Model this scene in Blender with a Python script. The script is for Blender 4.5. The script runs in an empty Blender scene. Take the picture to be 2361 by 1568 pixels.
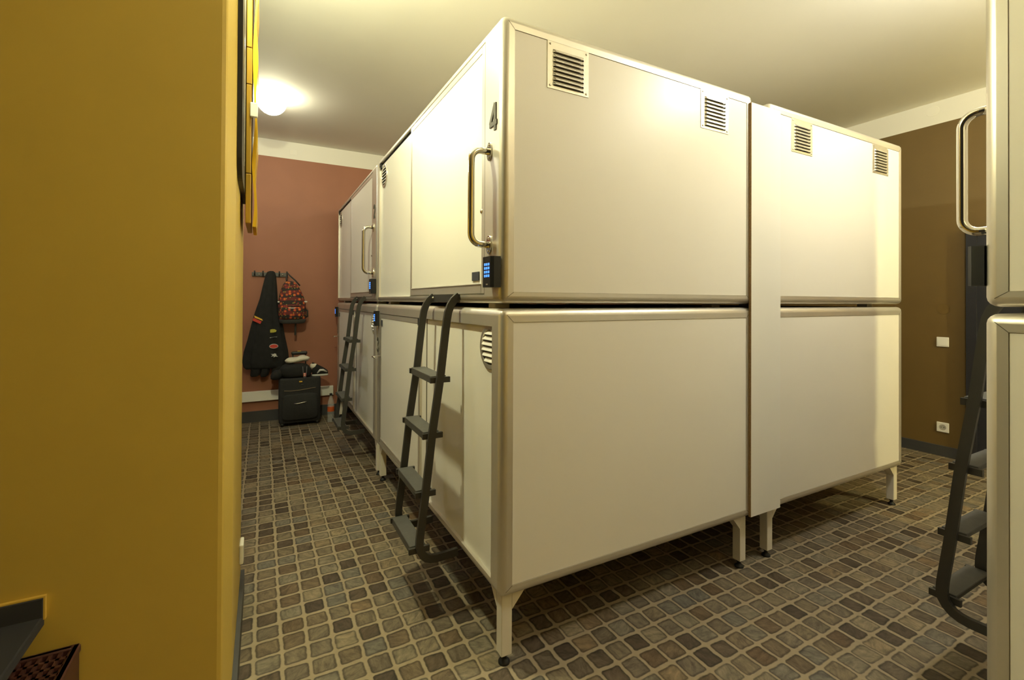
import bpy, bmesh, math, random
from mathutils import Vector, Matrix
random.seed(7)
S = bpy.context.scene
COL = S.collection
PI = math.pi

# ------------------------------------------------------------------ camera, world, exposure
cd = bpy.data.cameras.new('camera'); cam = bpy.data.objects.new('camera', cd); COL.objects.link(cam)
yaw, pitch, roll = math.radians(28.18), math.radians(0.37), 0.0049
fw = Vector((math.sin(yaw)*math.cos(pitch), math.cos(yaw)*math.cos(pitch), math.sin(pitch)))
rt = Vector((math.cos(yaw), -math.sin(yaw), 0)); up = rt.cross(fw)
r2 = rt*math.cos(roll) + up*math.sin(roll); u2 = -rt*math.sin(roll) + up*math.cos(roll)
M = Matrix((r2, u2, -fw)).transposed().to_4x4(); M.translation = Vector((-0.7346, -1.4483, 1.3))
cam.matrix_world = M
cd.sensor_width = 36.0; cd.lens = 1073.0/2361.0*36.0; cd.shift_y = -97.5/2361.0
cd.clip_start = 0.02; cd.clip_end = 60
S.camera = cam
W = bpy.data.worlds.new('world'); S.world = W; W.use_nodes = True
W.node_tree.nodes['Background'].inputs[0].default_value = (1, 0.85, 0.55, 1)
W.node_tree.nodes['Background'].inputs[1].default_value = 0.02
S.view_settings.view_transform = 'Standard'; S.view_settings.look = 'None'
S.view_settings.gamma = 1.0; S.view_settings.exposure = 0.18
try: S.view_settings.use_curve_mapping = False
except Exception: pass
# ceiling lamps: (x, y, z, globe radius, strength, colour)
LAMPS = [(-0.68, 2.96, 2.975, .115, 30, (1, .96, .68)), (-0.735, 0.48, 2.72, .045, 1350, (1, 1, .62)), (2.00, -0.86, 2.88, .070, 350, (1, 1, .86)),
         (3.525, -2.25, 2.34, .045, 1700, (1, .90, .40)), (0.62, -1.80, 2.88, .070, 90, (1, .90, .52)), (-2.20, 2.60, 2.88, .080, 62, (1, 1, .95))]  # the last two are unseen, added as fill for dim capsule faces
CEIL = 3.03

# ------------------------------------------------------------------ materials
def nodes_of(name):
    m = bpy.data.materials.new(name); m.use_nodes = True
    nt = m.node_tree; b = nt.nodes['Principled BSDF']
    return m, nt, b
def mat(name, col, rough=0.5, metal=0.0, vary=0.06, scale=6.0, bump=0.0, bscale=60.0, emit=None, estr=0.0, trans=0.0, spec=0.5, coat=0.0, ior=1.45):
    m, nt, b = nodes_of(name)
    N, L = nt.nodes, nt.links
    tc = N.new('ShaderNodeTexCoord')
    nz = N.new('ShaderNodeTexNoise'); nz.inputs['Scale'].default_value = scale; nz.inputs['Detail'].default_value = 4
    L.new(tc.outputs['Object'], nz.inputs['Vector'])
    rp = N.new('ShaderNodeValToRGB')
    rp.color_ramp.elements[0].position = 0.3; rp.color_ramp.elements[1].position = 0.7
    rp.color_ramp.elements[0].color = tuple(c*(1-vary) for c in col)+(1,)
    rp.color_ramp.elements[1].color = tuple(min(1, c*(1+vary)) for c in col)+(1,)
    L.new(nz.outputs['Fac'], rp.inputs['Fac']); L.new(rp.outputs['Color'], b.inputs['Base Color'])
    b.inputs['Roughness'].default_value = rough; b.inputs['Metallic'].default_value = metal
    b.inputs['Specular IOR Level'].default_value = spec; b.inputs['IOR'].default_value = ior
    b.inputs['Coat Weight'].default_value = coat
    b.inputs['Transmission Weight'].default_value = trans
    if emit:
        b.inputs['Emission Color'].default_value = tuple(emit)+(1,); b.inputs['Emission Strength'].default_value = estr
    if bump > 0:
        n2 = N.new('ShaderNodeTexNoise'); n2.inputs['Scale'].default_value = bscale; n2.inputs['Detail'].default_value = 3
        L.new(tc.outputs['Object'], n2.inputs['Vector'])
        bp = N.new('ShaderNodeBump'); bp.inputs['Strength'].default_value = bump; bp.inputs['Distance'].default_value = 0.004
        L.new(n2.outputs['Fac'], bp.inputs['Height']); L.new(bp.outputs['Normal'], b.inputs['Normal'])
    return m

def two_tone_wall(name, low, high, split, rough=0.6):
    """painted wall: one colour up to height split, the ceiling's white above it"""
    m, nt, b = nodes_of(name); N, L = nt.nodes, nt.links
    g = N.new('ShaderNodeNewGeometry'); sx = N.new('ShaderNodeSeparateXYZ'); L.new(g.outputs['Position'], sx.inputs[0])
    gt = N.new('ShaderNodeMath'); gt.operation = 'GREATER_THAN'; gt.inputs[1].default_value = split
    L.new(sx.outputs['Z'], gt.inputs[0])
    nz = N.new('ShaderNodeTexNoise'); nz.inputs['Scale'].default_value = 3; nz.inputs['Detail'].default_value = 5
    L.new(g.outputs['Position'], nz.inputs['Vector'])
    rp = N.new('ShaderNodeValToRGB'); rp.color_ramp.elements[0].position = .3; rp.color_ramp.elements[1].position = .7
    rp.color_ramp.elements[0].color = tuple(c*.95 for c in low)+(1,); rp.color_ramp.elements[1].color = tuple(c*1.05 for c in low)+(1,)
    L.new(nz.outputs['Fac'], rp.inputs['Fac'])
    mx = N.new('ShaderNodeMix'); mx.data_type = 'RGBA'
    L.new(gt.outputs[0], mx.inputs[0]); L.new(rp.outputs['Color'], mx.inputs[6]); mx.inputs[7].default_value = tuple(high)+(1,)
    L.new(mx.outputs[2], b.inputs['Base Color']); b.inputs['Roughness'].default_value = rough
    n2 = N.new('ShaderNodeTexNoise'); n2.inputs['Scale'].default_value = 90; L.new(g.outputs['Position'], n2.inputs['Vector'])
    bp = N.new('ShaderNodeBump'); bp.inputs['Strength'].default_value = .12; bp.inputs['Distance'].default_value = .003
    L.new(n2.outputs['Fac'], bp.inputs['Height']); L.new(bp.outputs['Normal'], b.inputs['Normal'])
    return m

def floor_material():
    m, nt, b = nodes_of('stone_tile_vinyl'); N, L = nt.nodes, nt.links
    def math_(op, a, bb=None, c=None):
        n = N.new('ShaderNodeMath'); n.operation = op
        for i, v in enumerate((a, bb, c)):
            if v is None: continue
            if isinstance(v, (int, float)): n.inputs[i].default_value = v
            else: L.new(v, n.inputs[i])
        return n.outputs[0]
    g = N.new('ShaderNodeNewGeometry')
    nd = N.new('ShaderNodeTexNoise'); nd.inputs['Scale'].default_value = 16; nd.inputs['Detail'].default_value = 3; nd.inputs['Roughness'].default_value = .6
    L.new(g.outputs['Position'], nd.inputs['Vector'])
    sub = N.new('ShaderNodeVectorMath'); sub.operation = 'SUBTRACT'; L.new(nd.outputs['Color'], sub.inputs[0]); sub.inputs[1].default_value = (.5, .5, .5)
    sc = N.new('ShaderNodeVectorMath'); sc.operation = 'SCALE'; L.new(sub.outputs[0], sc.inputs[0]); sc.inputs[3].default_value = .016
    ad = N.new('ShaderNodeVectorMath'); ad.operation = 'ADD'; L.new(g.outputs['Position'], ad.inputs[0]); L.new(sc.outputs[0], ad.inputs[1])
    sx = N.new('ShaderNodeSeparateXYZ'); L.new(ad.outputs[0], sx.inputs[0])
    P = .0887
    u = math_('DIVIDE', math_('ADD', sx.outputs['X'], .753+P*60), P); v = math_('DIVIDE', math_('SUBTRACT', sx.outputs['Y'], .397-P*80), P*.998)
    iu, iv = math_('FLOOR', u), math_('FLOOR', v)
    cv = N.new('ShaderNodeCombineXYZ'); L.new(iu, cv.inputs[0]); L.new(iv, cv.inputs[1])
    wn = N.new('ShaderNodeTexWhiteNoise'); wn.noise_dimensions = '2D'; L.new(cv.outputs[0], wn.inputs['Vector'])
    wsep = N.new('ShaderNodeSeparateColor'); L.new(wn.outputs['Color'], wsep.inputs[0])
    # rounded-square distance inside the cell
    hx = math_('ADD', .408, math_('MULTIPLY', wsep.outputs[0], .055)); hy = math_('ADD', .405, math_('MULTIPLY', wsep.outputs[1], .050))
    du = math_('ABSOLUTE', math_('SUBTRACT', math_('FRACT', u), .5)); dv = math_('ABSOLUTE', math_('SUBTRACT', math_('FRACT', v), .5))
    r = .125
    qx = math_('MAXIMUM', math_('ADD', math_('SUBTRACT', du, hx), r), 0.0); qy = math_('MAXIMUM', math_('ADD', math_('SUBTRACT', dv, hy), r), 0.0)
    d = math_('SUBTRACT', math_('SQRT', math_('ADD', math_('MULTIPLY', qx, qx), math_('MULTIPLY', qy, qy))), r)   # <0 inside the stone
    mr = N.new('ShaderNodeMapRange'); mr.interpolation_type = 'SMOOTHSTEP'; L.new(d, mr.inputs[0])
    mr.inputs[1].default_value = -.03; mr.inputs[2].default_value = .03; mr.inputs[3].default_value = 1; mr.inputs[4].default_value = 0
    inside = mr.outputs[0]
    # stone colour
    rp = N.new('ShaderNodeValToRGB'); cr = rp.color_ramp; cr.interpolation = 'LINEAR'
    stops = [(0, (.052, .038, .027)), (.16, (.080, .058, .038)), (.3, (.122, .098, .070)), (.42, (.140, .110, .072)), (.55, (.095, .062, .035)),
             (.68, (.168, .138, .094)), (.8, (.112, .100, .083)), (.92, (.195, .155, .098)), (1, (.140, .090, .048))]
    while len(cr.elements) < len(stops): cr.elements.new(.5)
    for e, (p, c) in zip(cr.elements, stops): e.position = p; e.color = c+(1,)
    L.new(wn.outputs['Value'], rp.inputs['Fac'])
    # streaky grain, a different direction in every stone
    ofs = N.new('ShaderNodeVectorMath'); ofs.operation = 'MULTIPLY_ADD'; L.new(wn.outputs['Color'], ofs.inputs[0]); ofs.inputs[1].default_value = (9, 9, 9); L.new(g.outputs['Position'], ofs.inputs[2])
    vr = N.new('ShaderNodeVectorRotate'); vr.rotation_type = 'Z_AXIS'; L.new(ofs.outputs[0], vr.inputs['Vector']); L.new(math_('MULTIPLY', wsep.outputs[2], 3.1), vr.inputs['Angle'])
    mp = N.new('ShaderNodeMapping'); mp.inputs['Scale'].default_value = (1, 2.3, 1); L.new(vr.outputs[0], mp.inputs[0])
    gn = N.new('ShaderNodeTexNoise'); gn.inputs['Scale'].default_value = 21; gn.inputs['Detail'].default_value = 7; gn.inputs['Roughness'].default_value = .72
    gn.inputs['Distortion'].default_value = .35
    L.new(mp.outputs[0], gn.inputs['Vector'])
    gr = N.new('ShaderNodeMapRange'); L.new(gn.outputs['Fac'], gr.inputs[0]); gr.inputs[1].default_value = .28; gr.inputs[2].default_value = .74
    gr.inputs[3].default_value = .40; gr.inputs[4].default_value = 1.85
    # darker printed rim of each stone
    rim = N.new('ShaderNodeMapRange'); rim.interpolation_type = 'SMOOTHSTEP'; L.new(d, rim.inputs[0])
    rim.inputs[1].default_value = -.13; rim.inputs[2].default_value = -.01; rim.inputs[3].default_value = 1.0; rim.inputs[4].default_value = .42
    k = math_('MULTIPLY', gr.outputs[0], rim.outputs[0])
    st = N.new('ShaderNodeVectorMath'); st.operation = 'SCALE'; L.new(rp.outputs['Color'], st.inputs[0]); L.new(k, st.inputs[3])
    gx = N.new('ShaderNodeTexNoise'); gx.inputs['Scale'].default_value = 40; gx.inputs['Detail'].default_value = 4; L.new(g.outputs['Position'], gx.inputs['Vector'])
    gm = N.new('ShaderNodeValToRGB'); gm.color_ramp.elements[0].color = (.235, .186, .122, 1); gm.color_ramp.elements[1].color = (.345, .277, .185, 1); L.new(gx.outputs['Fac'], gm.inputs['Fac'])
    mx = N.new('ShaderNodeMix'); mx.data_type = 'RGBA'; L.new(inside, mx.inputs[0]); L.new(gm.outputs['Color'], mx.inputs[6]); L.new(st.outputs[0], mx.inputs[7])
    L.new(mx.outputs[2], b.inputs['Base Color']); b.inputs['Roughness'].default_value = .5; b.inputs['Specular IOR Level'].default_value = .3
    bp = N.new('ShaderNodeBump'); bp.inputs['Strength'].default_value = .25; bp.inputs['Distance'].default_value = .003
    L.new(math_('ADD', math_('MULTIPLY', inside, 1.0), math_('MULTIPLY', gn.outputs['Fac'], .6)), bp.inputs['Height']); L.new(bp.outputs['Normal'], b.inputs['Normal'])
    return m

def print_fabric():
    """dark backpack cloth printed with rows of orange, red and yellow flowers"""
    m, nt, b = nodes_of('flower_print_cloth'); N, L = nt.nodes, nt.links
    tc = N.new('ShaderNodeTexCoord')
    v = N.new('ShaderNodeTexVoronoi'); v.inputs['Scale'].default_value = 24; v.inputs['Randomness'].default_value = .55; L.new(tc.outputs['Object'], v.inputs['Vector'])
    rp = N.new('ShaderNodeValToRGB'); cr = rp.color_ramp
    st = [(0, (.70, .30, .04)), (.20, (.55, .10, .02)), (.34, (.24, .025, .02)), (.46, (.025, .02, .017)), (1, (.012, .011, .010))]
    while len(cr.elements) < len(st): cr.elements.new(.5)
    for e, (p, c) in zip(cr.elements, st): e.position = p; e.color = c+(1,)
    L.new(v.outputs['Distance'], rp.inputs['Fac'])
    wv = N.new('ShaderNodeTexWave'); wv.bands_direction = 'Z'; wv.inputs['Scale'].default_value = 4.4; wv.inputs['Distortion'].default_value = 2.5; L.new(tc.outputs['Object'], wv.inputs['Vector'])
    wr = N.new('ShaderNodeValToRGB'); wr.color_ramp.elements[0].position = .45; wr.color_ramp.elements[0].color = (0, 0, 0, 1); wr.color_ramp.elements[1].position = .65; wr.color_ramp.elements[1].color = (.12, .008, .008, 1); L.new(wv.outputs['Color'], wr.inputs['Fac'])
    v2 = N.new('ShaderNodeTexVoronoi'); v2.inputs['Scale'].default_value = 40; L.new(tc.outputs['Object'], v2.inputs['Vector'])
    r2_ = N.new('ShaderNodeValToRGB'); r2_.color_ramp.elements[0].position = .16; r2_.color_ramp.elements[0].color = (1, 1, 1, 1); r2_.color_ramp.elements[1].position = .24; r2_.color_ramp.elements[1].color = (0, 0, 0, 1)
    L.new(v2.outputs['Distance'], r2_.inputs['Fac'])
    mx = N.new('ShaderNodeMix'); mx.data_type = 'RGBA'; L.new(r2_.outputs['Color'], mx.inputs[0]); la = N.new('ShaderNodeMix'); la.data_type = 'RGBA'; la.blend_type = 'LIGHTEN'; la.inputs[0].default_value = 1; L.new(rp.outputs['Color'], la.inputs[6]); L.new(wr.outputs['Color'], la.inputs[7]); L.new(la.outputs[2], mx.inputs[6]); mx.inputs[7].default_value = (.36, .34, .04, 1)
    L.new(mx.outputs[2], b.inputs['Base Color']); b.inputs['Roughness'].default_value = .85
    return m

PANEL = mat('cream_laminate_panel', (.83, .785, .71), rough=.36, vary=.012, scale=2, bump=.03, bscale=240)
DOORP = mat('white_laminate_door', (.83, .80, .74), rough=.33, vary=.012, scale=2)
FRAME = mat('anodised_aluminium_frame', (.72, .675, .605), rough=.38, metal=.72, vary=.03, scale=5)
ALU = mat('brushed_aluminium', (.70, .66, .58), rough=.32, metal=.8, vary=.05, scale=30)
LEGM = mat('cream_lacquered_steel', (.78, .72, .62), rough=.4, vary=.02)
SEAM = mat('seam_shadow_gap', (.10, .085, .06), rough=.8)
DARK = mat('black_rubber', (.012, .012, .012), rough=.55)
INNER = mat('dark_capsule_inside', (.05, .045, .035), rough=.8)
CHROME = mat('polished_stainless_steel', (.80, .77, .70), rough=.10, metal=1.0, vary=.01)
BLACKP = mat('black_plastic', (.014, .014, .015), rough=.38)
LED = mat('blue_backlit_key', (.05, .12, .4), emit=(.06, .26, 1.0), estr=1.5)
NUMB = mat('dark_grey_number', (.085, .08, .064), rough=.5)
TAG = mat('slate_grey_tag', (.05, .055, .07), rough=.5)
LADDER = mat('anthracite_powder_coat', (.040, .038, .035), rough=.42, vary=.08, bump=.05, bscale=300)
STEP = mat('grey_ladder_tread', (.075, .073, .068), rough=.55, vary=.1, scale=30, bump=.2, bscale=200)
YELLOW = mat('ochre_wall_paint', (.60, .415, .076), rough=.42, vary=.03, scale=2.5, bump=.10, bscale=45)
WHITE = mat('white_ceiling_paint', (.85, .82, .75), rough=.75, vary=.012, scale=2)
REDW = two_tone_wall('terracotta_wall_paint', (.31, .125, .072), (.78, .75, .68), 2.845)
BROWNW = two_tone_wall('dark_brown_wall_paint', (.138, .084, .021), (.78, .75, .68), 2.835)
GREY = mat('charcoal_skirting', (.050, .050, .052), rough=.5)
DUCT = mat('white_plastic_trunking', (.80, .77, .70), rough=.45, vary=.01)
WSOCK = mat('white_switch_plastic', (.85, .83, .78), rough=.35, vary=.01)
NAVY = mat('dark_navy_paint', (.019, .019, .026), rough=.5)
RAWB = mat('raw_chipboard_edge', (.30, .19, .085), rough=.8, vary=.2, scale=120)
FLOOR = floor_material()
BLACKC = mat('black_jacket_cloth', (.012, .0115, .011), rough=.9, vary=.2, scale=20, bump=.3, bscale=60)
BLACKS = mat('black_ballistic_nylon', (.017, .0165, .016), rough=.75, vary=.15, scale=60, bump=.2, bscale=300)
PRINT = print_fabric()
GREYC = mat('grey_bag_base_cloth', (.045, .043, .042), rough=.85)
TOWEL = mat('cream_towel', (.62, .58, .48), rough=.95, vary=.08, scale=30, bump=.5, bscale=120)
PYEL = mat('yellow_patch', (.70, .42, .05), rough=.8)
PRED = mat('red_patch', (.50, .05, .035), rough=.8)
PWHT = mat('white_patch', (.55, .54, .50), rough=.8)
POLV = mat('olive_yellow_patch', (.40, .36, .05), rough=.8)
ORANGE = mat('orange_label', (.55, .10, .02), rough=.5)
PET = mat('clear_bottle_plastic', (.85, .86, .84), rough=.08, vary=0)
PET.node_tree.nodes['Principled BSDF'].inputs['Alpha'].default_value = .22
ACRYL = mat('yellow_acrylic', (.80, .50, .03), rough=.25, vary=.03, trans=.25)
ACRYD = mat('amber_acrylic', (.36, .205, .02), rough=.3, vary=.03)
WACR = mat('opal_white_clip', (.9, .88, .8), rough=.2)
CRATE = mat('red_brown_crate_plastic', (.075, .027, .020), rough=.5, vary=.1)
BENCHM = mat('dark_slate_shelf_top', (.040, .039, .041), rough=.8, spec=.25)

# ------------------------------------------------------------------ mesh helpers
class MB:
    def __init__(s): s.v = []; s.f = []; s.m = []; s.sm = []
    def add(s, vs, fs, m=0, smooth=False):
        o = len(s.v); s.v += [tuple(v) for v in vs]
        for f in fs: s.f.append(tuple(o+i for i in f)); s.m.append(m); s.sm.append(smooth)
    def box(s, a, b, m=0):
        x0, y0, z0 = a; x1, y1, z1 = b
        s.add([(x0, y0, z0), (x1, y0, z0), (x1, y1, z0), (x0, y1, z0), (x0, y0, z1), (x1, y0, z1), (x1, y1, z1), (x0, y1, z1)],
              [(0, 3, 2, 1), (4, 5, 6, 7), (0, 1, 5, 4), (1, 2, 6, 5), (2, 3, 7, 6), (3, 0, 4, 7)], m)
    def bbox(s, a, b, r=.004, seg=2, m=0):
        bm = bmesh.new(); bmesh.ops.create_cube(bm, size=1)
        c = [(p+q)/2 for p, q in zip(a, b)]; d = [abs(q-p) for p, q in zip(a, b)]
        for v in bm.verts: v.co = Vector((c[0]+v.co.x*d[0], c[1]+v.co.y*d[1], c[2]+v.co.z*d[2]))
        bmesh.ops.bevel(bm, geom=list(bm.edges), offset=min(r, .49*min(d)), segments=seg, affect='EDGES', profile=.5)
        bm.verts.index_update()
        s.add([v.co.copy() for v in bm.verts], [[v.index for v in f.verts] for f in bm.faces], m, False); bm.free()
    def quad(s, a, b, c, d, m=0): s.add([a, b, c, d], [(0, 1, 2, 3)], m)
    def prism(s, poly, ext, m=0):
        """poly: coplanar 3-D points; ext: vector"""
        n = len(poly); e = Vector(ext); p = [Vector(q) for q in poly]
        s.add(p+[q+e for q in p], [tuple(range(n))[::-1], tuple(range(n, 2*n))]+[(i, (i+1) % n, n+(i+1) % n, n+i) for i in range(n)], m)
    def tube(s, path, r, n=12, m=0, cap=True, prof=None):
        P = [Vector(p) for p in path]; rings = []
        t0 = (P[1]-P[0]).normalized(); ref = Vector((0, 1, 0)) if abs(t0.y) < .9 else Vector((0, 0, 1))
        nrm = (ref-t0*ref.dot(t0)).normalized()
        for i, p in enumerate(P):
            a = (P[i]-P[i-1]).normalized() if i else t0; b = (P[i+1]-P[i]).normalized() if i < len(P)-1 else a
            t = (a+b).normalized(); nrm = (nrm-t*nrm.dot(t)).normalized(); bi = t.cross(nrm)
            k = 1/max(.5, math.sqrt((1+max(-1, min(1, a.dot(b))))/2))
            if prof: rings.append([p+nrm*q[0]+bi*q[1]*k for q in prof])
            else:
                rr = r[i] if isinstance(r, (list, tuple)) else r
                rings.append([p+(nrm*math.cos(2*PI*j/n)+bi*math.sin(2*PI*j/n))*rr for j in range(n)])
        c = len(rings[0]); vs = [v for R in rings for v in R]; fs = []
        for i in range(len(rings)-1):
            for j in range(c): fs.append((i*c+j, i*c+(j+1) % c, (i+1)*c+(j+1) % c, (i+1)*c+j))
        if cap: fs += [tuple(range(c))[::-1], tuple((len(rings)-1)*c+j for j in range(c))]
        s.add(vs, fs, m, prof is None)
    def lathe(s, prof, c=(0, 0, 0), axis='z', n=24, m=0, smooth=True):
        """prof: (radius, height) pairs along axis"""
        vs = []; fs = []
        for r, h in prof:
            for j in range(n):
                a = 2*PI*j/n; x, y = r*math.cos(a), r*math.sin(a)
                q = {'z': (x, y, h), 'x': (h, x, y), 'y': (y, h, x)}[axis]
                vs.append((c[0]+q[0], c[1]+q[1], c[2]+q[2]))
        for i in range(len(prof)-1):
            for j in range(n): fs.append((i*n+j, i*n+(j+1) % n, (i+1)*n+(j+1) % n, (i+1)*n+j))
        s.add(vs, fs, m, smooth)
    def loft(s, secs, n=32, m=0, cap=True):
        """secs: list of lists of 3-D points (equal counts)"""
        c = len(secs[0]); vs = [p for S_ in secs for p in S_]; fs = []
        for i in range(len(secs)-1):
            for j in range(c): fs.append((i*c+j, i*c+(j+1) % c, (i+1)*c+(j+1) % c, (i+1)*c+j))
        if cap: fs += [tuple(range(c))[::-1], tuple((len(secs)-1)*c+j for j in range(c))]
        s.add(vs, fs, m, True)
    def build(s, name, mats, parent=None, loc=None):
        me = bpy.data.meshes.new(name); me.from_pydata(s.v, [], s.f)
        for mm in (mats if isinstance(mats, (list, tuple)) else [mats]): me.materials.append(mm)
        me.polygons.foreach_set('material_index', s.m); me.polygons.foreach_set('use_smooth', s.sm)
        bm = bmesh.new(); bm.from_mesh(me); bmesh.ops.recalc_face_normals(bm, faces=bm.faces); bm.to_mesh(me); bm.free()
        me.update()
        o = bpy.data.objects.new(name, me); COL.objects.link(o)
        if parent: o.parent = parent
        if loc: o.location = loc
        return o
def sup(cx, cy, z, rx, ry, e=2.6, n=32, fold=0.0, k=9, ph=0.0):
    """a rounded (super-elliptic) horizontal section"""
    out = []
    for j in range(n):
        a = 2*PI*j/n; ca, sa = math.cos(a), math.sin(a)
        w = 1+fold*math.sin(k*a+ph)
        out.append((cx+rx*w*math.copysign(abs(ca)**(2/e), ca), cy+ry*w*math.copysign(abs(sa)**(2/e), sa), z))
    return out
def tag(o, label, cat, group=None):
    o['label'] = label; o['category'] = cat
    if group: o['group'] = group
    return o
def thing(name, label, cat, loc=(0, 0, 0), rotz=0, group=None):
    o = bpy.data.objects.new(name, None); COL.objects.link(o); o.empty_display_size = .1
    o.location = loc; o.rotation_euler = (0, 0, rotz)
    return tag(o, label, cat, group)
def struct(name, mb, mats):
    o = mb.build(name, mats); o['kind'] = 'structure'; return o
def copy_tree(o, parent=None):
    c = o.copy(); COL.objects.link(c)
    if parent: c.parent = parent
    for ch in list(o.children): copy_tree(ch, c)
    return c
def clone(root, loc, rotz, label):
    c = copy_tree(root); c.location = loc; c.rotation_euler = (0, 0, rotz); c['label'] = label
    return c
def arc(c, r, a0, a1, n, plane='xz', fix=0):
    out = []
    for i in range(n+1):
        a = math.radians(a0+(a1-a0)*i/n); p, q = c[0]+r*math.cos(a), c[1]+r*math.sin(a)
        out.append((p, fix, q) if plane == 'xz' else (fix, p, q) if plane == 'yz' else (p, q, fix))
    return out

# ------------------------------------------------------------------ the room
m = MB(); m.box((-3.2, -4.2, -.06), (4.5, 4.35, 0)); struct('floor', m, FLOOR)
m = MB(); m.box((-3.2, -4.2, CEIL), (4.5, 4.35, CEIL+.06)); struct('ceiling', m, WHITE)
m = MB(); m.box((-3.2, 4.2, 0), (4.5, 4.35, CEIL)); struct('wall_back', m, REDW)
m = MB(); m.box((4.36, -4.2, 0), (4.5, 4.2, CEIL)); struct('wall_right', m, BROWNW)
m = MB(); m.box((-3.2, .93, 0), (-3.05, 4.2, CEIL)); struct('wall_left', m, two_tone_wall('grey_blue_wall_paint', (.20, .21, .23), (.78, .75, .68), 2.845))
m = MB(); m.box((-3.2, -4.2, 0), (4.36, -4.05, CEIL)); struct('wall_front', m, YELLOW)
m = MB()
m.prism([(-3.2, .169, 0), (-.846, .169, 0), (-.836, .172, 0), (-.832, .180, 0), (-.8135, .262, 0), (-.812, .272, 0), (-.812, .93, 0), (-3.2, .93, 0)], (0, 0, CEIL))
struct('wall_pier', m, YELLOW)
m = MB(); m.box((-3.05, 4.186, 0), (-2.02, 4.2, .115)); m.box((-1.02, 4.186, 0), (4.36, 4.2, .115)); struct('baseboard_back', m, GREY)
m = MB(); m.box((4.346, -4.05, 0), (4.36, -.86, .088)); m.box((4.346, .16, 0), (4.36, 4.186, .088)); struct('baseboard_right', m, GREY)
m = MB(); m.box((-.829, .195, 0), (-.797, .93, .10)); m.box((-.812, .93, 0), (-.797, .944, .10)); struct('baseboard_pier', m, GREY)
# door in the brown wall
m = MB()
m.box((4.315, .085, 0), (4.36, .148, 1.91)); m.box((4.315, -.86, 0), (4.36, -.797, 1.91)); m.box((4.315, -.797, 1.85), (4.36, .085, 1.91))
m.box((4.335, -.797, .005), (4.36, .085, 1.85))
d = struct('door_1', m, NAVY)
m = MB(); m.lathe([(.0, .0), (.024, .0), (.024, .008), (.0, .008)], (4.327, .02, 1.02), 'x'); m.tube([(4.33, .02, 1.02), (4.28, .02, 1.02), (4.275, .0, 1.02), (4.275, -.1, 1.02)], .008)
m.build('door_handle', CHROME, d)

# unseen door added behind the pier to tint the frames' reflections bluish
m = MB()
m.box((-2.02, 4.165, 0), (-1.96, 4.2, 2.06)); m.box((-1.08, 4.165, 0), (-1.02, 4.2, 2.06)); m.box((-1.96, 4.165, 2.0), (-1.08, 4.2, 2.06)); m.box((-1.96, 4.178, .005), (-1.08, 4.2, 2.0))
d = struct('added_reflection_door', m, mat('grey_blue_reflection_paint', (.22, .25, .33), rough=.45))
m = MB(); m.lathe([(.0, 4.178), (.024, 4.178), (.024, 4.17), (.0, 4.17)], (-1.16, 0, 1.02), 'y'); m.tube([(-1.16, 4.17, 1.02), (-1.16, 4.13, 1.02), (-1.18, 4.125, 1.02), (-1.28, 4.125, 1.02)], .008); m.build('door_handle', CHROME, d)

# ------------------------------------------------------------------ ceiling lamps
def ceiling_lamp(x, y, z, r, e, colr, label):
    t = thing('ceiling_lamp', label, 'lamp', (x, y, CEIL))
    m = MB(); m.lathe([(0, 0), (.045, 0), (.045, -.012), (.030, -.020), (.030, z+r*.92-CEIL), (0, z+r*.92-CEIL)], n=24); m.build('lamp_holder', DUCT, t)
    g = mat('opal_glass_lit', (.9, .88, .8), rough=.3, emit=colr, estr=e)
    m = MB(); a0 = .0
    m.lathe([(r*math.sin(a)+1e-4, z-CEIL+r*math.cos(a)) for a in [a0+(PI-a0)*i/16 for i in range(17)]], n=32)
    m.build('glass_globe', g, t)
    return t
ll = ['glowing round ceiling lamp above the far end of the left aisle', 'round ceiling lamp over the ladder of the near capsule stack, above the frame',
      'round ceiling lamp over the aisle before the right half of the capsules, above the frame', 'round ceiling lamp in the right aisle near the brown wall', 'unseen round ceiling lamp added as fill beside the camera', 'unseen round ceiling lamp added as neutral fill behind the ochre pier']
for L_, lb in zip(LAMPS, ll): ceiling_lamp(*L_, lb)

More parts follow.
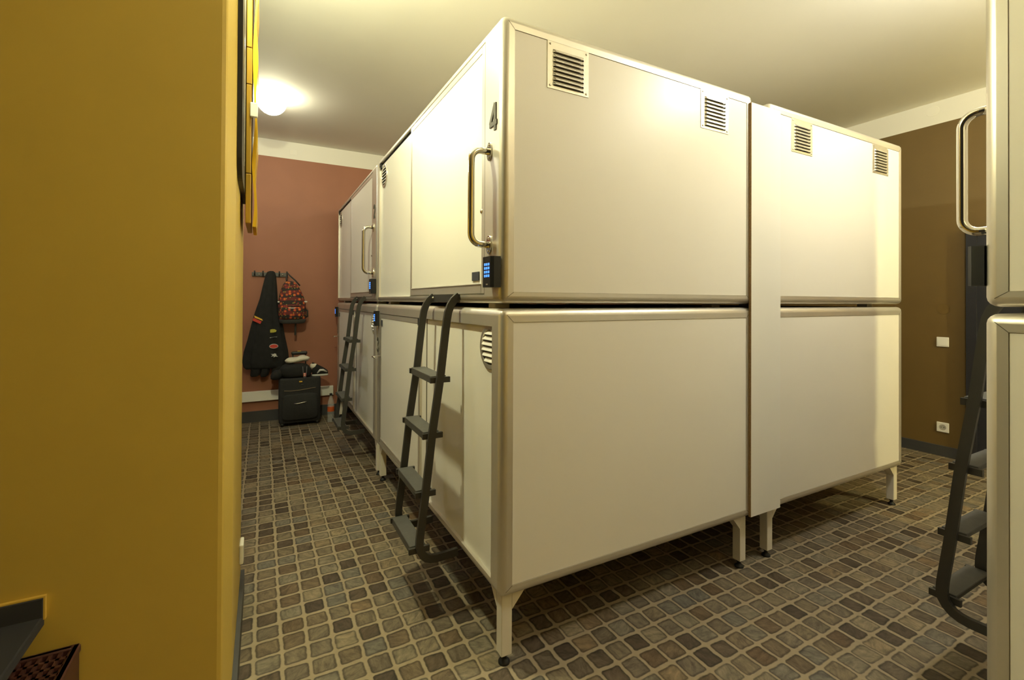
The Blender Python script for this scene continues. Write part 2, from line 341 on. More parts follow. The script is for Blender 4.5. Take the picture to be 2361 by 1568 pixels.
# ------------------------------------------------------------------ sleeping capsules
CL, CW = 2.006, 1.378       # length along y, depth along x (door face at x=0, end faces y=0 and y=CL)
BV = .026
def shell(parent, z0, z1, op):
    """anodised frame: rounded box, door opening op=(y0,y1,z0,z1) at x=0, recessed panels on both ends"""
    bm = bmesh.new(); bmesh.ops.create_cube(bm, size=1)
    for v in bm.verts: v.co = Vector(((v.co.x+.5)*CW, (v.co.y+.5)*CL, z0+(v.co.z+.5)*(z1-z0)))
    bmesh.ops.bevel(bm, geom=list(bm.edges), offset=BV, segments=4, affect='EDGES', profile=.5)
    big = [f for f in bm.faces if f.calc_area() > .5]
    for f in bm.faces: f.smooth = f not in big
    def ring(face, inner, push):
        vs = list(face.verts); bm.faces.remove(face)
        a = [bm.verts.new(p) for p in inner]; b = [bm.verts.new(Vector(p)+Vector(push)) for p in inner]
        near = lambda v: min(range(4), key=lambda i: (a[i].co-v.co).length)
        k = [near(v) for v in vs]
        for i in range(4):
            j = (i+1) % 4
            bm.faces.new((vs[i], vs[j], a[k[j]], a[k[i]])); bm.faces.new((a[k[i]], a[k[j]], b[k[j]], b[k[i]]))
        bk = bm.faces.new([b[k[i]] for i in range(4)]); return bk
    e = .048
    for f in big:
        n = f.normal
        if n.x < -.9: bk = ring(f, [(0, op[0], op[2]), (0, op[1], op[2]), (0, op[1], op[3]), (0, op[0], op[3])], (.052, 0, 0)); bk.material_index = 1
        elif abs(n.y) > .9:
            y = 0 if n.y < 0 else CL
            ring(f, [(e, y, z0+.040), (CW-e, y, z0+.040), (CW-e, y, z1-e), (e, y, z1-e)], (0, .006 if n.y < 0 else -.006, 0))
    bmesh.ops.recalc_face_normals(bm, faces=bm.faces)
    # mitre seams at the corners of the end frames
    for y, s in ((0, -1), (CL, 1)):
        for x, sx in ((e, -1), (CW-e, 1)):
            for z, sz in ((z0+.040, -1), (z1-e, 1)):
                q = .0006; yy = y+s*.0003
                x1, z1_ = x+sx*.026, z+sz*(.018 if sz < 0 else .026); w = q*sx*sz
                f = bm.faces.new([bm.verts.new(p) for p in ((x-q, yy, z+w), (x+q, yy, z-w), (x1+q, yy, z1_-w), (x1-q, yy, z1_+w))]); f.material_index = 2
    me = bpy.data.meshes.new('frame'); bm.to_mesh(me); bm.free()
    for mm in (FRAME, INNER, SEAM): me.materials.append(mm)
    o = bpy.data.objects.new('frame', me); COL.objects.link(o); o.parent = parent
    for y, s in ((0, 1), (CL, -1)):
        m = MB(); ya, yb = (.0025, .0055) if s > 0 else (CL-.0055, CL-.0025)
        m.box((e+.0012, ya, z0+.0412), (CW-e-.0012, yb, z1-e-.0012)); m.build('end_panel', PANEL, parent)
    return o
def vent(parent, x0, z0, face):
    """louvred aluminium plate .19 x .178 on an end face"""
    w, h = .19, .178; y = .0025 if face < 0 else CL-.0025; s = face
    Y = lambda dd: y+s*dd
    m = MB(); m.bbox((x0, min(Y(0), Y(.002)), z0), (x0+w, max(Y(0), Y(.002)), z0+h), r=.0008, seg=1)
    n = 8; lw = .142; lx = x0+(w-lw)/2
    for i in range(n):
        zt = z0+h-.030-i*.0172; zb = zt-.0125
        a, b = lx, lx+lw; sh = .010
        # hooded louvre: curved hood from the plate out to a lip, open below
        pts = [(0, zt), (.004, zt-.002), (.007, zt-.006), (.008, zb+.001)]
        for (d0, p0), (d1, p1) in zip(pts, pts[1:]):
            m.quad((a+d0, Y(.002+d0), p0), (b-d0, Y(.002+d0), p0), (b-d1, Y(.002+d1), p1), (a+d1, Y(.002+d1), p1))
        for xe, sg in ((a, 1), (b, -1)):
            m.add([(xe, Y(.002), zt), (xe+sg*.008, Y(.010), zb+.001), (xe-sg*.002, Y(.002), zb-.001)], [(0, 1, 2)])
        m.quad((a+.002, Y(.0023), zb+.002), (b-.002, Y(.0023), zb+.002), (b-.002, Y(.0023), zb-.0026), (a+.002, Y(.0023), zb-.0026), 1)
    v = m.build('vent', [ALU, INNER], parent)
    for sx in (x0+.012, x0+w-.012):
        for sz in (z0+.012, z0+h-.012):
            k = MB(); k.lathe([(.0045, 0), (.0042, s*.0012), (.0025, s*.0025), (0, s*.003)], (sx, Y(.002), sz), 'y', 10); k.build('screw', ALU, v)
def grille(parent, y, z, x):
    """round louvred grille facing -x"""
    R = .083; m = MB()
    m.lathe([(R, 0), (R, -.004), (R-.001, -.006), (R-.004, -.007), (R-.017, -.007), (R-.018, -.003), (R-.018, 0)], (x, y, z), 'x', 40, smooth=False)
    g = m.build('ventilation_grille', ALU, parent)
    b = MB(); b.lathe([(0, -.0008), (R-.017, -.0008)], (x, y, z), 'x', 40); b.build('opening', INNER, g)
    r = R-.018; k = MB()
    for i in range(6):
        zz = z+r-.012-i*.0205; hw = math.sqrt(max(0, r*r-(zz-z)**2))-.001
        k.prism([(x-.001, y-hw, zz+.008), (x-.008, y-hw, zz-.004), (x-.008, y-hw, zz-.006), (x-.001, y-hw, zz+.005)], (0, 2*hw, 0))
    k.build('slat', DOORP, g)
def keypad(parent, y0, y1, z0, z1, depth=.036):
    m = MB(); x = -depth; c = .006
    m.prism([(0, y0, z0), (x+.01, y0, z0), (x, y0+.01, z0), (x, y1, z0), (0, y1, z0)], (0, 0, z1-z0))
    k = m.build('keypad', BLACKP, parent)
    fw_ = y1-y0-.01
    for r in range(4):
        for c in range(3):
            yy = y0+.014+fw_*.78*(c+.5)/3; zz = z1-.028-r*.0135
            b = MB(); b.bbox((x-.0012, yy-.0052, zz-.0045), (x+.001, yy+.0052, zz+.0045), r=.001, seg=1); b.build('key', LED, k)
    b = MB(); b.box((x-.0008, (y0+y1)/2-.006, z0+.008), (x, (y0+y1)/2+.008, z0+.0125)); b.build('badge', ALU, k)
    return k
STROKES = {'4': [[(.70, 0), (.70, 1.0)], [(.70, 1.0), (.06, .30)], [(.0, .27), (.95, .27)]],
           '2': [[(.08, .72), (.14, .88), (.32, .96), (.52, .95), (.70, .86), (.76, .70), (.70, .52), (.10, .08)], [(.04, .07), (.82, .07)]],
           '1': [[(.52, 0), (.52, 1.0)], [(.52, .96), (.22, .74)]],
           '3': [[(.08, .78), (.20, .92), (.42, .95), (.64, .88), (.70, .72), (.60, .57), (.36, .52)], [(.36, .52), (.64, .46), (.76, .30), (.68, .13), (.44, .05), (.20, .08), (.06, .22)]],
           '6': [[(.68, .84), (.50, .95), (.28, .90), (.12, .66), (.08, .38), (.18, .12), (.42, .05), (.66, .12), (.76, .32), (.66, .52), (.42, .58), (.18, .48), (.10, .34)]]}
def number(parent, ch, y, z, h):
    """raised digit on the door face (read from -x, so its width runs along -y)"""
    w = h*.64; m = MB()
    for ks, st in enumerate(STROKES[ch]):
        # flat band of constant width following the stroke
        P = [Vector((0, y+w*.42-p[0]*w, z+p[1]*h)) for p in st]; L, R = [], []; hw = h*.085
        for i, p in enumerate(P):
            a = (P[i]-P[i-1]).normalized() if i else (P[1]-P[0]).normalized(); b = (P[i+1]-P[i]).normalized() if i < len(P)-1 else a
            tt = (a+b).normalized(); n = Vector((0, -tt.z, tt.y)); k = hw/max(.6, tt.dot(a)); L.append(p+n*k); R.append(p-n*k)
        for i in range(len(P)-1):
            m.prism([L[i], L[i+1], R[i+1], R[i]], (-.0036-.0002*ks, 0, 0))
    return m.build('number', NUMB, parent)
def handle(parent, y, z0, z1):
    d = .074; r = .038
    p = [(0, y, z1)]+[(-(d-r)-r*math.sin(a), y, z1-r+r*math.cos(a)) for a in [i*PI/2/8 for i in range(9)]]
    p += [(-(d-r)-r*math.cos(a), y, z0+r-r*math.sin(a)) for a in [i*PI/2/8 for i in range(9)]]+[(0, y, z0)]
    m = MB(); m.tube(p, .0125, 16); h = m.build('grab_handle', CHROME, parent)
    for z in (z0, z1):
        k = MB(); n = 20
        ol = [(0, y+.019*math.cos(2*PI*i/n), z+.034*math.sin(2*PI*i/n)) for i in range(n)]
        k.prism(ol, (-.005, 0, 0))
        for s in (-1, 1): k.lathe([(.005, -.005), (.004, -.007), (0, -.0075)], (0, y, z+s*.023), 'x', 10)
        k.build('flange', CHROME, h)
def sliding_door(parent, y0, y1, z0, z1, bottom, name='sliding_door', x=.002):
    b = .030; t = .026
    m = MB(); m.box((x+.002, y0+b-.002, z0+bottom), (x+t, y1-b+.002, z1-b+.004)); dd = m.build(name, DOORP, parent)
    f = MB()
    f.bbox((x, y0, z0), (x+t, y0+b, z1), .002, 1); f.bbox((x, y1-b, z0), (x+t, y1, z1), .002, 1); f.bbox((x, y0+b, z1-b), (x+t, y1-b, z1), .002, 1)
    f.build('door_frame', FRAME, dd)
    r = MB(); r.bbox((x-.001, y0+b, z0), (x+t, y1-b, z0+bottom-.001), .002, 1); r.bbox((x-.004, y0+b, z0+bottom-.008), (x+t, y1-b, z0+bottom-.001), .002, 1)
    r.build('bottom_rail', FRAME, dd)
    return dd
def leg(parent, cx, cy, sx, sy, z1):
    """square leg with a gusset along each side of the corner; sx, sy point inwards"""
    h = .021; m = MB(); m.bbox((cx-h, cy-h, .036), (cx+h, cy+h, z1), .002, 1)
    a, b = cx+sx*h, cx+sx*(h+.055); m.prism([(a, cy-h, z1-.062), (b, cy-h, z1), (a, cy-h, z1)], (0, 2*h, 0))
    a, b = cy+sy*h, cy+sy*(h+.055); m.prism([(cx-h, a, z1-.062), (cx-h, b, z1), (cx-h, a, z1)], (2*h, 0, 0))
    l = m.build('leg', LEGM, parent)
    k = MB(); k.lathe([(0, 0), (.021, 0), (.021, .007), (.012, .015), (.0085, .018), (.0085, .028), (.014, .029), (.014, .036), (0, .036)], (cx, cy, 0), 'z', 18); k.build('foot', DARK, l)

ZL0, ZL1, ZU0, ZU1 = .256, 1.272, 1.290, 2.312
def upper_capsule(label):
    t = thing('sleeping_capsule', label, 'sleeping capsule', (0, 0, 0), 0, 'upper sleeping capsules')
    shell(t, ZU0, ZU1, (.143, 1.952, 1.322, 2.279))
    dd = sliding_door(t, .148, 1.150, 1.326, 2.277, .042)
    m = MB(); m.box((-.0005, .196, 1.378), (.003, .262, 1.412)); m.build('tag', TAG, dd)
    m = MB(); m.lathe([(0, -.002), (.008, -.002), (.009, 0)], (.002, .178, 1.642), 'x', 16); m.build('lock_cylinder', CHROME, dd)
    m = MB(); m.box((.030, .143, 1.322), (.040, 1.150, 2.262)); m.box((.014, 1.1505, 1.322), (.040, 1.952, 2.262)); m.build('fixed_panel', DOORP, t)
    m = MB(); m.box((.016, .143, 2.262), (.050, 1.952, 2.279)); m.build('track', DARK, t)
    m = MB(); m.box((.0005, .1432, 1.322), (.006, .1474, 2.279)); m.box((.0005, .1474, 1.3222), (.006, 1.150, 1.3255)); m.build('seal', SEAM, t)
    m = MB(); m.lathe([(0, -.004), (.014, -.004), (.014, .016), (0, .016)], (.008, 1.935, 2.250), 'x', 16); m.box((.0, 1.925, 2.255), (.02, 1.951, 2.277)); m.build('roller', DARK, t)
    grille(t, 1.845, 2.172, .014)
    handle(t, .100, 1.505, 1.848); keypad(t, .008, .079, 1.347, 1.456)
    for x0 in (.185, 1.006): vent(t, x0, 2.088, -1); vent(t, x0, 2.088, 1)
    for cx in (.08, CW-.08):
        for cy in (.18, CL-.18):
            m = MB(); m.box((cx-.03, cy-.03, ZL1), (cx+.03, cy+.03, ZU0)); m.build('spacer', LEGM, t)
    return t
def lower_capsule(label):
    t = thing('sleeping_capsule', label, 'sleeping capsule', (0, 0, 0), 0, 'lower sleeping capsules')
    shell(t, ZL0, ZL1, (.076, 1.905, .296, 1.206))
    dd = sliding_door(t, .955, 1.902, .300, 1.203, .035)
    m = MB(); m.box((-.0005, 1.835, 1.120), (.003, 1.868, 1.160)); m.build('tag', TAG, dd)
    m = MB(); m.box((-.003, .956, 1.165), (.003, .985, 1.204)); m.build('end_stop', DARK, dd)
    m = MB(); m.tube([(.002, 1.885, .905), (-.05, 1.885, .905), (-.056, 1.880, .905), (-.056, 1.80, .905)], .0055, 10); m.build('lever', CHROME, dd)
    m = MB(); m.box((.014, .076, .296), (.040, .954, 1.206)); m.build('fixed_panel', DOORP, t)
    m = MB(); m.box((.012, .868, .296), (.0142, .877, 1.206), 0); m.build('panel_joint', SEAM, t)
    m = MB(); m.box((.0005, 1.9022, .297), (.006, 1.9048, 1.205)); m.box((.0005, .955, 1.2034), (.006, 1.9022, 1.2058)); m.build('seal', SEAM, t)
    grille(t, .117, 1.126, .014)
    keypad(t, 1.925, 1.985, 1.115, 1.222, .028)
    for cx, sx in ((.040, 1), (CW-.040, -1)):
        for cy, sy in ((.045, 1), (CL-.045, -1)): leg(t, cx, cy, sx, sy, ZL0+.002)
    return t
UPN, LON = (.073, 1.915, .098), (1.958, .930, .10)
up = upper_capsule('cream upper sleeping capsule numbered 4, its broad vented end facing the camera')
lo = lower_capsule('cream lower sleeping capsule under the number 4, nearest ladder leaning on it')
P2y = CL+.032
BX = 2.888
CX, CY = .971, -.944
insts = [(up, UPN, (0, P2y, 0), 0, '2', 'cream upper sleeping capsule numbered 2 in the far left aisle, next to the terracotta wall'),
         (lo, LON, (0, P2y, 0), 0, '1', 'cream lower sleeping capsule in the far left aisle behind the farther ladder'),
         (up, UPN, (BX, CL, 0), PI, None, 'cream upper sleeping capsule right of the white filler board, near the brown wall'),
         (lo, LON, (BX, CL, 0), PI, None, 'cream lower sleeping capsule right of the white filler board, on legs near the brown wall'),
         (up, UPN, (CX, CY, 0), -PI/2, '6', 'cream upper sleeping capsule cut off by the right edge, chrome handle sticking out leftwards'),
         (lo, LON, (CX, CY, 0), -PI/2, None, 'cream lower sleeping capsule cut off by the right edge, beside the rightmost ladder')]
for src, nn, loc, rz, ch, lb in insts:
    c = clone(src, loc, rz, lb)
    if ch: number(c, ch, *nn)
number(up, '4', *UPN); number(lo, '3', *LON)

# white filler board closing the gap between the two back-to-back stacks
t = thing('filler_board', 'tall narrow white board with raw brown edge between the two capsule stacks', 'board', (1.345, 0, .262))
m = MB(); m.box((.0025, -.012, 0), (.233, 0, 2.006)); m.build('face_board', DOORP, t)
m = MB(); m.box((0, -.012, 0), (.0024, 0, 2.006)); m.build('raw_edge', RAWB, t)

# ------------------------------------------------------------------ ladders
def ladder(label):
    """local frame as for the capsules: leans on the door face x=0, rails at y=+-.165"""
    t = thing('bunk_ladder', label, 'ladder', (0, 0, 0), 0, 'black capsule ladders')
    mid = [(-.003, 1.320), (-.012, 1.313), (-.027, 1.300), (-.041, 1.278), (-.051, 1.250), (-.057, 1.215), (-.063, 1.165), (-.083, .985), (-.118, .745), (-.147, .485), (-.1655, .345)]
    low = [(-.1675, .322), (-.168, .303), (-.164, .283), (-.154, .265), (-.139, .251), (-.120, .243), (-.098, .240), (-.05, .241), (-.003, .244)]
    pr = [(-.008, -.0155), (.008, -.0155), (.008, .0155), (-.008, .0155)]
    for y in (-.165, .165):
        m = MB(); m.tube([(x, y, z) for x, z in mid+low], 0, prof=pr); rr = m.build('rail', LADDER, t)
        k = MB(); k.lathe([(.006, -.004), (.004, -.008), (0, -.009)], (-.010, y*.86, 1.312), 'x', 10); k.build('bolt', ALU, rr)
    m = MB(); m.box((-.010, -.173, 1.292), (-.001, .173, 1.326)); m.build('hook_plate', LADDER, t)
    for xx, z in ((-.081, .985), (-.112, .757), (-.141, .522), (-.166, .300)):
        m = MB(); m.bbox((xx-.036, -.1445, z-.016), (xx+.030, .1445, z), .002, 1)
        m.box((xx-.036, -.1445, z-.030), (xx-.031, .1445, z-.015)); s = m.build('step', STEP, t)
        for sg in (-1, 1):
            k = MB(); k.box((xx-.042, min(sg*.144, sg*.1575), z-.028), (xx+.044, max(sg*.144, sg*.1575), z-.005)); k.build('bracket', LADDER, s)
    return t
ld = ladder('black four-step ladder leaning on the lower capsule under the number 4'); ld.location = (0, .558, 0)
clone(ld, (0, P2y+.558, 0), 0, 'black four-step ladder in the far left aisle beside the suitcase')
clone(ld, (CX+.532, CY+.045, 0), -PI/2, 'black ladder at the right edge, half hidden behind the cut-off capsule')

# ------------------------------------------------------------------ things on the walls
m = MB(); m.bbox((-1.01, 4.165, .222), (-.02, 4.2, .327), .003, 1); tag(m.build('cable_trunking', DUCT), 'long white plastic cable duct along the terracotta wall above the skirting', 'cable duct')
def cover(name, c, axis, half, square, label, mm):
    m = MB()
    if square:
        m.bbox((c[0]-half, c[1]-.003, c[2]-half*.85), (c[0]+half, c[1], c[2]+half*.85), .002, 1)
    else:
        m.lathe([(0, -.002), (half-.001, -.002), (half, 0)], c, axis, 40, smooth=False)
    return tag(m.build(name, mm), label, 'cover plate')
cover('junction_cover', (-.45, 4.2, 2.923), 'y', .036, True, 'faint square white cover plate on the white band above the terracotta wall', DUCT)
cover('junction_cover', (4.36, .305, 1.247), 'x', .045, False, 'round cover plate painted brown on the brown wall above the light switch', mat('dark_brown_cover', (.138, .084, .021), rough=.5))
cover('junction_cover', (4.36, .375, 2.955), 'x', .045, False, 'faint round white cover plate on the white band above the brown wall', DUCT)
t = thing('light_switch', 'white square light switch on the brown wall', 'switch', (4.36, .308, .968))
m = MB(); m.bbox((-.010, -.041, -.041), (0, .041, .041), .004, 2); m.build('cover_frame', WSOCK, t)
m = MB(); m.prism([(-.010, -.029, -.029), (-.013, -.029, -.029), (-.0105, -.029, .029), (-.010, -.029, .029)], (0, .058, 0)); m.build('rocker', WSOCK, t)
t = thing('wall_socket', 'white power socket low on the brown wall, below the light switch', 'socket', (4.36, .308, .245))
m = MB(); m.bbox((-.010, -.041, -.041), (0, .041, .041), .004, 2); m.build('cover_frame', WSOCK, t)
m = MB(); m.lathe([(.024, -.0102), (.0225, -.0105), (.0205, -.0104), (.020, -.0102), (.0, -.0102)], (0, 0, 0), 'x', 24); m.build('socket_insert', mat('grey_socket_recess', (.45, .42, .36), rough=.5), t)
m = MB()
for s in (-1, 1): m.lathe([(0, -.0108), (.0035, -.0108)], (0, s*.0095, 0), 'x', 10)
m.build('pin_hole', DARK, t)
t = thing('wall_socket', 'small white socket box low on the ochre pier, seen edge-on above the skirting', 'socket', (-.812, .80, .252))
m = MB(); m.bbox((0, -.04, -.04), (.016, .04, .04), .005, 2); m.build('cover_frame', WSOCK, t)
m = MB(); m.lathe([(.02, .0162), (0, .0162)], (0, 0, 0), 'x', 20); m.build('socket_insert', mat('cream_socket_recess', (.5, .48, .42), rough=.5), t)

# black and yellow wall panel on the pier, seen edge-on
t = thing('wall_sign', 'black panel with a wavy yellow acrylic front on the ochre pier, seen edge-on', 'sign', (-.812, .62, 1.62))
m = MB(); ol = []
for (cy, cz, a0) in ((.18, 1.16, 0), (-.25, 1.16, 90), (-.25, .16, 180), (.18, .16, 270)):
    for i in range(7):
        a = math.radians(a0+15*i); ol.append((.001, cy+.08*math.cos(a), cz+.08*math.sin(a)))
m.prism(ol, (.014, 0, 0)); m.build('backboard', BLACKP, t)
m = MB(); m.tube([(.015, -.18, .15), (.015, -.18, 1.15)], .003, 8); m.build('chrome_trim', CHROME, t)
for k, (za, zb, xx) in enumerate(((-.03, .16, .035), (.16, .50, .0345), (.50, .64, .0355), (.64, 1.46, .0345))):
    m = MB(); m.bbox((.017, -.04, za), (xx, .27, zb-.002), .002, 1); m.build('amber_block', ACRYD, t)
m = MB(); N_ = 72
pts = []
for i in range(N_+1):
    z = -.04+1.49*i/N_; w = .5+.5*math.sin(2*PI*z/.37+.5+.9*math.sin(5*z)); pts.append((.0375+.0085*w, .0525+.0035*math.sin(2*PI*z/.29+1), z))
for (xa, xb, z0), (xc, xd, z1) in zip(pts, pts[1:]):
    y0, y1 = -.02, .25
    m.add([(xa, y0, z0), (xb, y0, z0), (xb, y1, z0), (xa, y1, z0), (xc, y0, z1), (xd, y0, z1), (xd, y1, z1), (xc, y1, z1)],
          [(0, 1, 5, 4), (1, 2, 6, 5), (2, 3, 7, 6), (3, 0, 4, 7)], 0, False)
m.build('wavy_front', ACRYL, t)
m = MB(); m.bbox((.030, -.046, .375), (.056, -.03, .430), .003, 2); m.build('clip', WACR, t)

# slate shelf and crate at the foot of the ochre wall
t = thing('wall_shelf', 'dark slate grey shelf along the ochre wall, bottom left corner', 'shelf', (-2.0, .169, .48))
m = MB(); m.bbox((-.95, -.62, -.015), (.78, -.001, .013), .003, 1); m.build('shelf_board', BENCHM, t)
m = MB(); m.box((-.95, -.018, .013), (.78, -.001, .060)); m.build('upstand', BENCHM, t)
m = MB(); m.box((-.95, -.011, .060), (.7835, -.0005, .0635)); m.box((.780, -.011, .004), (.7835, -.0005, .060)); m.build('lit_paint_bead', mat('lit_ochre_paint_bead', (.72, .46, .07), rough=.5), t)  # paint ridge; its brighter yellow stands in for a lit edge
t = thing('plastic_crate', 'red-brown perforated plastic crate under the slate shelf, bottom left corner', 'crate', (-1.18, .16, 0))
m = MB(); x0, x1, y0, y1, H = -.034, .030, -.42, 0, .40
X0 = -.03
cx0, cx1 = -.02-.02, .03
m = MB(); m.box((.020, y0, 0), (.030, y1, H)); m.box((-.37, y0, 0), (-.36, y1, .40)); m.box((-.36, y1-.01, 0), (.02, y1, H)); m.box((-.36, y0, 0), (.02, y0+.01, H)); m.build('body', CRATE, t)
m = MB()
for i in range(20): m.box((-.36+i*.0197, y0+.012, H-.012), (-.36+i*.0197+.008, y1-.012, H-.004))
for j in range(14): m.box((-.36, y0+.012+j*.0303, H-.013), (.02, y0+.012+j*.0303+.009, H-.004))
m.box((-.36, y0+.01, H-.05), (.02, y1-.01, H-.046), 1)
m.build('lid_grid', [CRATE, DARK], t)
m = MB()
for a, b in (((.018, y0-.004, H-.02), (.034, y1, H)), ((-.374, y1-.014, H-.02), (.018, y1, H)), ((-.374, y0-.004, H-.02), (-.358, y1, H))): m.bbox(a, b, .003, 1)
m.build('rim', CRATE, t)

# ------------------------------------------------------------------ coat rack, jacket, backpack
t = thing('coat_rack', 'grey coat rack with five hooks on the terracotta wall', 'coat rack', (-.665, 4.2, 1.57))
m = MB(); m.bbox((-.172, -.018, -.024), (.172, 0, .020), .004, 2); m.build('rail', mat('grey_rack_steel', (.10, .095, .085), rough=.45), t)
for x in (-.105, .12):
    m = MB(); m.lathe([(.009, -.018), (.008, -.022), (0, -.023)], (x, 0, -.004), 'y', 14); m.build('screw', CHROME, t)
for x in (-.146, -.068, .01, .087, .160):
    m = MB(); m.tube([(x, -.012, -.006), (x, -.045, -.012), (x, -.055, .002), (x, -.056, .034)], [.008, .007, .007, .0085], 10); m.build('hook', BLACKP, t)

def jacket():
    t = thing('jacket', 'black jacket with sponsor patches hanging on the coat rack', 'jacket', (-.66, 4.10, .5))
    # (z, left x, right x, depth)
    prof = [(1.602, -.672, -.638, .022), (1.59, -.695, -.622, .04), (1.55, -.712, -.612, .05), (1.44, -.735, -.604, .062), (1.30, -.762, -.598, .072), (1.17, -.800, -.580, .078),
            (1.03, -.832, -.556, .08), (.88, -.862, -.532, .082), (.76, -.892, -.510, .082), (.66, -.905, -.500, .08), (.60, -.893, -.512, .07), (.575, -.87, -.53, .055)]
    secs = []
    for i, (z, a, b, dp) in enumerate(prof):
        cx, rx = (a+b)/2+.66, (b-a)/2; f = .015+.09*min(1, i/6)
        secs.append(sup(cx, 0, z-.5, rx, dp*.62, 2.2, 64, f, 9, 1.3+.25*i*.2))
    m = MB(); m.loft(secs); b = m.build('body', BLACKC, t)
    for k, (px, pz, rx, zlow) in enumerate(((-.80, .62, .050, .495), (-.715, .62, .042, .487), (-.59, .66, .066, .448))):
        m = MB(); m.loft([sup(px+.66+(.01*math.sin(i)), .012, z-.5, rx*s, .045*s, 2.2, 24, .05, 5, k) for i, (z, s) in enumerate(((pz+.12, .8), (pz, 1.0), ((pz+zlow)/2, .98), (zlow+.015, .9), (zlow, .6)))])
        m.build('sleeve' if k != 1 else 'lining', BLACKC, t)
    def onfront(poly, z, cx, mm, name, y=-.062):
        q = MB(); q.prism([(cx+.66+p[0], y, z-.5+p[1]) for p in poly], (0, .012, 0)); q.build(name, mm, t)
    el = lambda a, b: [(a*math.cos(2*PI*i/16), b*math.sin(2*PI*i/16)) for i in range(16)]
    onfront([(-.038, .026), (.034, -.012), (.040, -.030), (-.034, .004)], 1.108, -.772, PYEL, 'stripe_patch', -.055)
    onfront([(-.044, .002), (.030, -.036), (.018, -.062), (-.052, -.026)], 1.108, -.772, PRED, 'stripe_patch', -.055)
    onfront([(-.03, .012), (-.012, .018), (.012, .016), (.03, .004), (.024, -.012), (0, -.018), (-.03, -.018)], .972, -.633, POLV, 'chest_patch')
    for dz, w in ((.012, .026), (-.006, .036)): onfront([(-w, .003), (w*.9, .009), (w*.9, .004), (-w, -.003)], .90, -.63, PWHT, 'lettering_patch')
    onfront(el(.042, .024), .810, -.628, PWHT, 'oval_patch'); onfront(el(.038, .019), .810, -.628, PRED, 'oval_patch', -.064)
    onfront([(-.034, .016), (-.008, .014), (.004, .020), (.02, .010), (.016, .002), (.034, -.016), (.01, -.012), (-.008, -.022), (-.004, -.006), (-.03, -.012), (-.016, .004)], .714, -.622, PWHT, 'emblem_patch')
    return t
jacket()

def backpack():
    t = thing('backpack', 'dark backpack printed with orange flowers hanging on the last hook', 'backpack', (-.452, 4.045, 1.05))
    prof = [(.0, .10, .07), (.008, .118, .082), (.03, .128, .09), (.10, .135, .095), (.20, .134, .094), (.27, .122, .085), (.33, .103, .07), (.385, .082, .05), (.42, .062, .036), (.44, .040, .024), (.448, .018, .012)]
    m = MB(); m.loft([sup(-.03*(z/.45)**2, 0, z, rx, ry, 2.7, 40) for i, (z, rx, ry) in enumerate(prof)])
    b = m.build('body', PRINT, t)
    m = MB(); m.loft([sup(.0, 0, z, rx, ry, 3.0, 40) for z, rx, ry in ((-.004, .10, .07), (.002, .122, .086), (.03, .130, .0935), (.042, .1295, .0925))]); m.build('base', GREYC, t)
    m = MB(); m.loft([sup(-.01, -.078, z, rx, ry, 3.2, 32) for z, rx, ry in ((.045, .088, .02), (.055, .10, .032), (.15, .104, .036), (.168, .10, .03), (.172, .09, .02))]); k = m.build('front_pocket', PRINT, t)
    q = MB(); q.bbox((-.043, -.113, .158), (.018, -.106, .166), .001, 1); q.build('label', PWHT, k)
    m = MB(); m.tube([(-.10, -.062, .175), (-.04, -.096, .181), (.05, -.096, .181), (.10, -.062, .175)], .004, 8); m.build('zip', BLACKP, t)
    for x, z in ((-.128, .225), (.124, .228)):
        m = MB(); m.bbox((x-.016, -.05, z-.006), (x+.016, -.03, z+.008), .002, 1); m.build('buckle', PWHT, t)
    m = MB(); m.tube([(-.055, .0, .42), (-.062, .0, .47), (-.052, .04, .515), (-.046, .05, .535), (-.030, .04, .51), (.03, .0, .45), (.07, 0, .40)], .008, 8); m.build('top_loop', BLACKP, t)
    m = MB(); m.prism([(.022, 0, .01), (.040, 0, .01), (.038, 0, -.13), (.018, 0, -.13)], (0, .006, 0)); m.build('strap', BLACKP, t)
    m = MB(); m.tube([(.115, .03, .15), (.148, .02, .13), (.150, .02, .07), (.115, .03, .05)], .009, 8); m.build('side_strap', BLACKP, t)
backpack()

# ------------------------------------------------------------------ suitcase with the things on it, bottle
t = thing('suitcase', 'large black soft suitcase on wheels standing before the terracotta wall', 'suitcase', (-.385, 3.93, 0))
m = MB(); m.loft([sup(0, 0, z, .198*s, .115*s, 9, 48) for z, s in ((.035, .93), (.042, .985), (.06, 1), (.47, 1), (.485, .985), (.492, .95))]); m.build('body', BLACKS, t)
m = MB(); m.loft([[(x, -.108-y_*.03, z) for x, z in sup2] for y_, sup2 in ((0, [(p[0], p[1]+.20) for p in sup(0, 0, 0, .172, .135, 7, 40)]), (.8, [(p[0], p[1]+.20) for p in sup(0, 0, 0, .170, .133, 7, 40)]), (1, [(p[0], p[1]+.20) for p in sup(0, 0, 0, .160, .123, 7, 40)]))]); fp = m.build('front_pocket', BLACKS, t)
m = MB(); m.tube([(-.06, -.140, .238), (-.03, -.142, .236), (.035, -.142, .245), (.06, -.140, .250)], .004, 8); m.build('zip_pull', CHROME, fp)
m = MB(); m.tube([(-.15, -.119, .372), (-.09, -.120, .366), (0, -.120, .370), (.09, -.120, .380), (.145, -.119, .385)], .0022, 6); m.build('piping', mat('tan_piping', (.35, .25, .13), rough=.6), t)
m = MB(); m.bbox((-.012, -.122, .448), (.018, -.112, .462), .002, 1); m.build('badge', PYEL, t)
m = MB(); m.bbox((.004, -.121, .420), (.030, -.112, .430), .002, 1); m.build('logo_plate', GREYC, t)
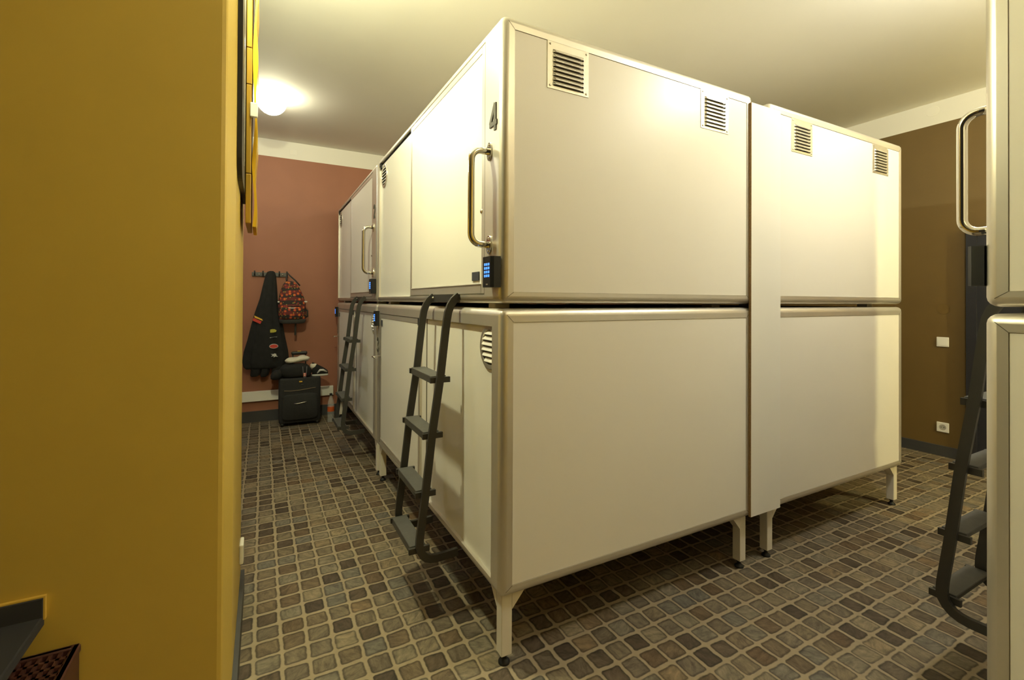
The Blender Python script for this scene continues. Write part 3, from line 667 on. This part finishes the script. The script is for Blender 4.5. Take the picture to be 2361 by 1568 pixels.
for x in (-.165, .165):
    for y in (-.085, .085):
        m = MB(); m.lathe([(0, -.012), (.022, -.012), (.025, -.006), (.025, .006), (.022, .012), (0, .012)], (x, y, .025), 'x', 18); w = m.build('wheel', DARK, t)
        m = MB(); m.box((x-.018, y-.02, .028), (x+.018, y+.02, .055)); m.build('wheel_housing', BLACKP, w)
for s in (-1, 1):
    m = MB(); m.tube([(s*.062, .085, .48), (s*.062, .085, .715)], .007, 10); m.build('handle_tube', BLACKP, t)
m = MB(); m.bbox((-.078, .070, .712), (.078, .100, .748), .012, 3); k = m.build('handle_grip', BLACKP, t)
m = MB(); m.bbox((-.018, .078, .746), (.018, .092, .753), .002, 1); m.build('release_button', PYEL, k)

t = thing('duffel_bag', 'black soft bag lying on top of the suitcase', 'bag', (-.42, 3.90, .494))
secs = []
for i in range(13):
    u = -1+2*i/12; x = u*.155-.005; r = max(.03, (1-abs(u)**4.0))**.5
    zc = .068-.018*max(0, u)**2
    sec = []
    for j in range(28):
        a = 2*PI*j/28; ca, sa = math.cos(a), math.sin(a)
        rr = 1+.04*math.sin(4*a+i*.9)
        sec.append((x, .085*r*rr*math.copysign(abs(ca)**.75, ca), max(.0, zc+.076*r*rr*math.copysign(abs(sa)**.75, sa))))
    secs.append(sec)
m = MB(); m.loft(secs); m.build('body', BLACKC, t)
m = MB(); m.loft([sup(-.19+.006*i, -.02, z, .052*s, .06*s, 2.3, 24, .05, 4, i) for i, (z, s) in enumerate(((.0, .9), (.03, 1.05), (.06, .9), (.085, .5)))]); m.build('flap', BLACKC, t)
m = MB()
m.tube([(.055, -.10, .118), (.058, -.112, .06), (.062, -.114, .012), (.072, -.114, .002), (.084, -.114, .012), (.090, -.112, .06), (.094, -.10, .118)], .0025, 8); m.build('tag_loop', mat('grey_cord', (.16, .155, .15), rough=.6), t)
for dx, mm in ((-.006, ORANGE), (.002, PWHT), (.010, PRED)):
    m = MB(); m.bbox((.071+dx-.004, -.118, .016), (.071+dx+.004, -.113, .052), .001, 1); m.build('luggage_tag', mm, t)

m = MB(); secs = []
for i in range(15):
    u = -1+2*i/14; x = u*.118; r = max(.05, 1-abs(u)**5)**.5; zc = .008*u+.004*math.sin(5*u)
    secs.append([(x, .062*r*math.cos(2*PI*j/24), max(-.030, zc+.030*r*(1+.16*math.sin(3*2*PI*j/24+i))*math.sin(2*PI*j/24))) for j in range(24)])
m.loft(secs); tw = m.build('towel', TOWEL, loc=(-.410, 3.90, .676)); tw.rotation_euler = (0, -.05, 0)
tag(tw, 'rolled cream towel lying on the black bag over the suitcase', 'towel')

t = thing('sneaker', 'black and white sneaker at the right end of the suitcase top', 'shoe', (-.192, 3.90, .494))
secs = []
for i in range(12):
    u = i/11; x = -.075+.155*u; h = .10*(1-u)**.8+.034; w = .036*(1-.35*abs(2*u-1)**3)
    secs.append([(x, w*math.cos(2*PI*j/20), .012+max(0, h/2*(1+math.sin(2*PI*j/20)))) for j in range(20)])
m = MB(); m.loft(secs); m.build('upper', BLACKC, t)
m = MB(); m.loft([sup(.002, 0, z, .082, .040, 2.6, 28) for z in (0, .004, .012, .016)]); m.build('sole', PWHT, t)
m = MB(); m.tube([(-.03, -.040, .03), (.0, -.042, .062), (.03, -.040, .060), (.07, -.026, .036)], [.006, .012, .012, .006], 10); m.build('side_stripe', PWHT, t)
m = MB(); m.loft([sup(-.062, 0, z, r_, r_*.9, 2.2, 20) for z, r_ in ((.075, .026), (.10, .034), (.125, .030), (.130, .015))]); m.build('collar', TOWEL, t)

t = thing('water_bottle', 'clear plastic bottle with orange label on the floor beside the suitcase', 'bottle', (-.085, 3.84, 0))
m = MB(); m.lathe([(0, .003), (.028, 0), (.034, .006), (.035, .03), (.033, .05), (.035, .07), (.035, .17), (.034, .19), (.028, .225), (.016, .262), (.0125, .275), (.0125, .292), (.0, .292)], n=28); m.build('body', PET, t)
m = MB(); m.lathe([(.0356, .115), (.0356, .165)], n=28); m.build('label', ORANGE, t)
m = MB(); m.lathe([(.0145, .283), (.0145, .302), (.013, .304), (0, .304)], n=20); m.build('cap', BLACKP, t)
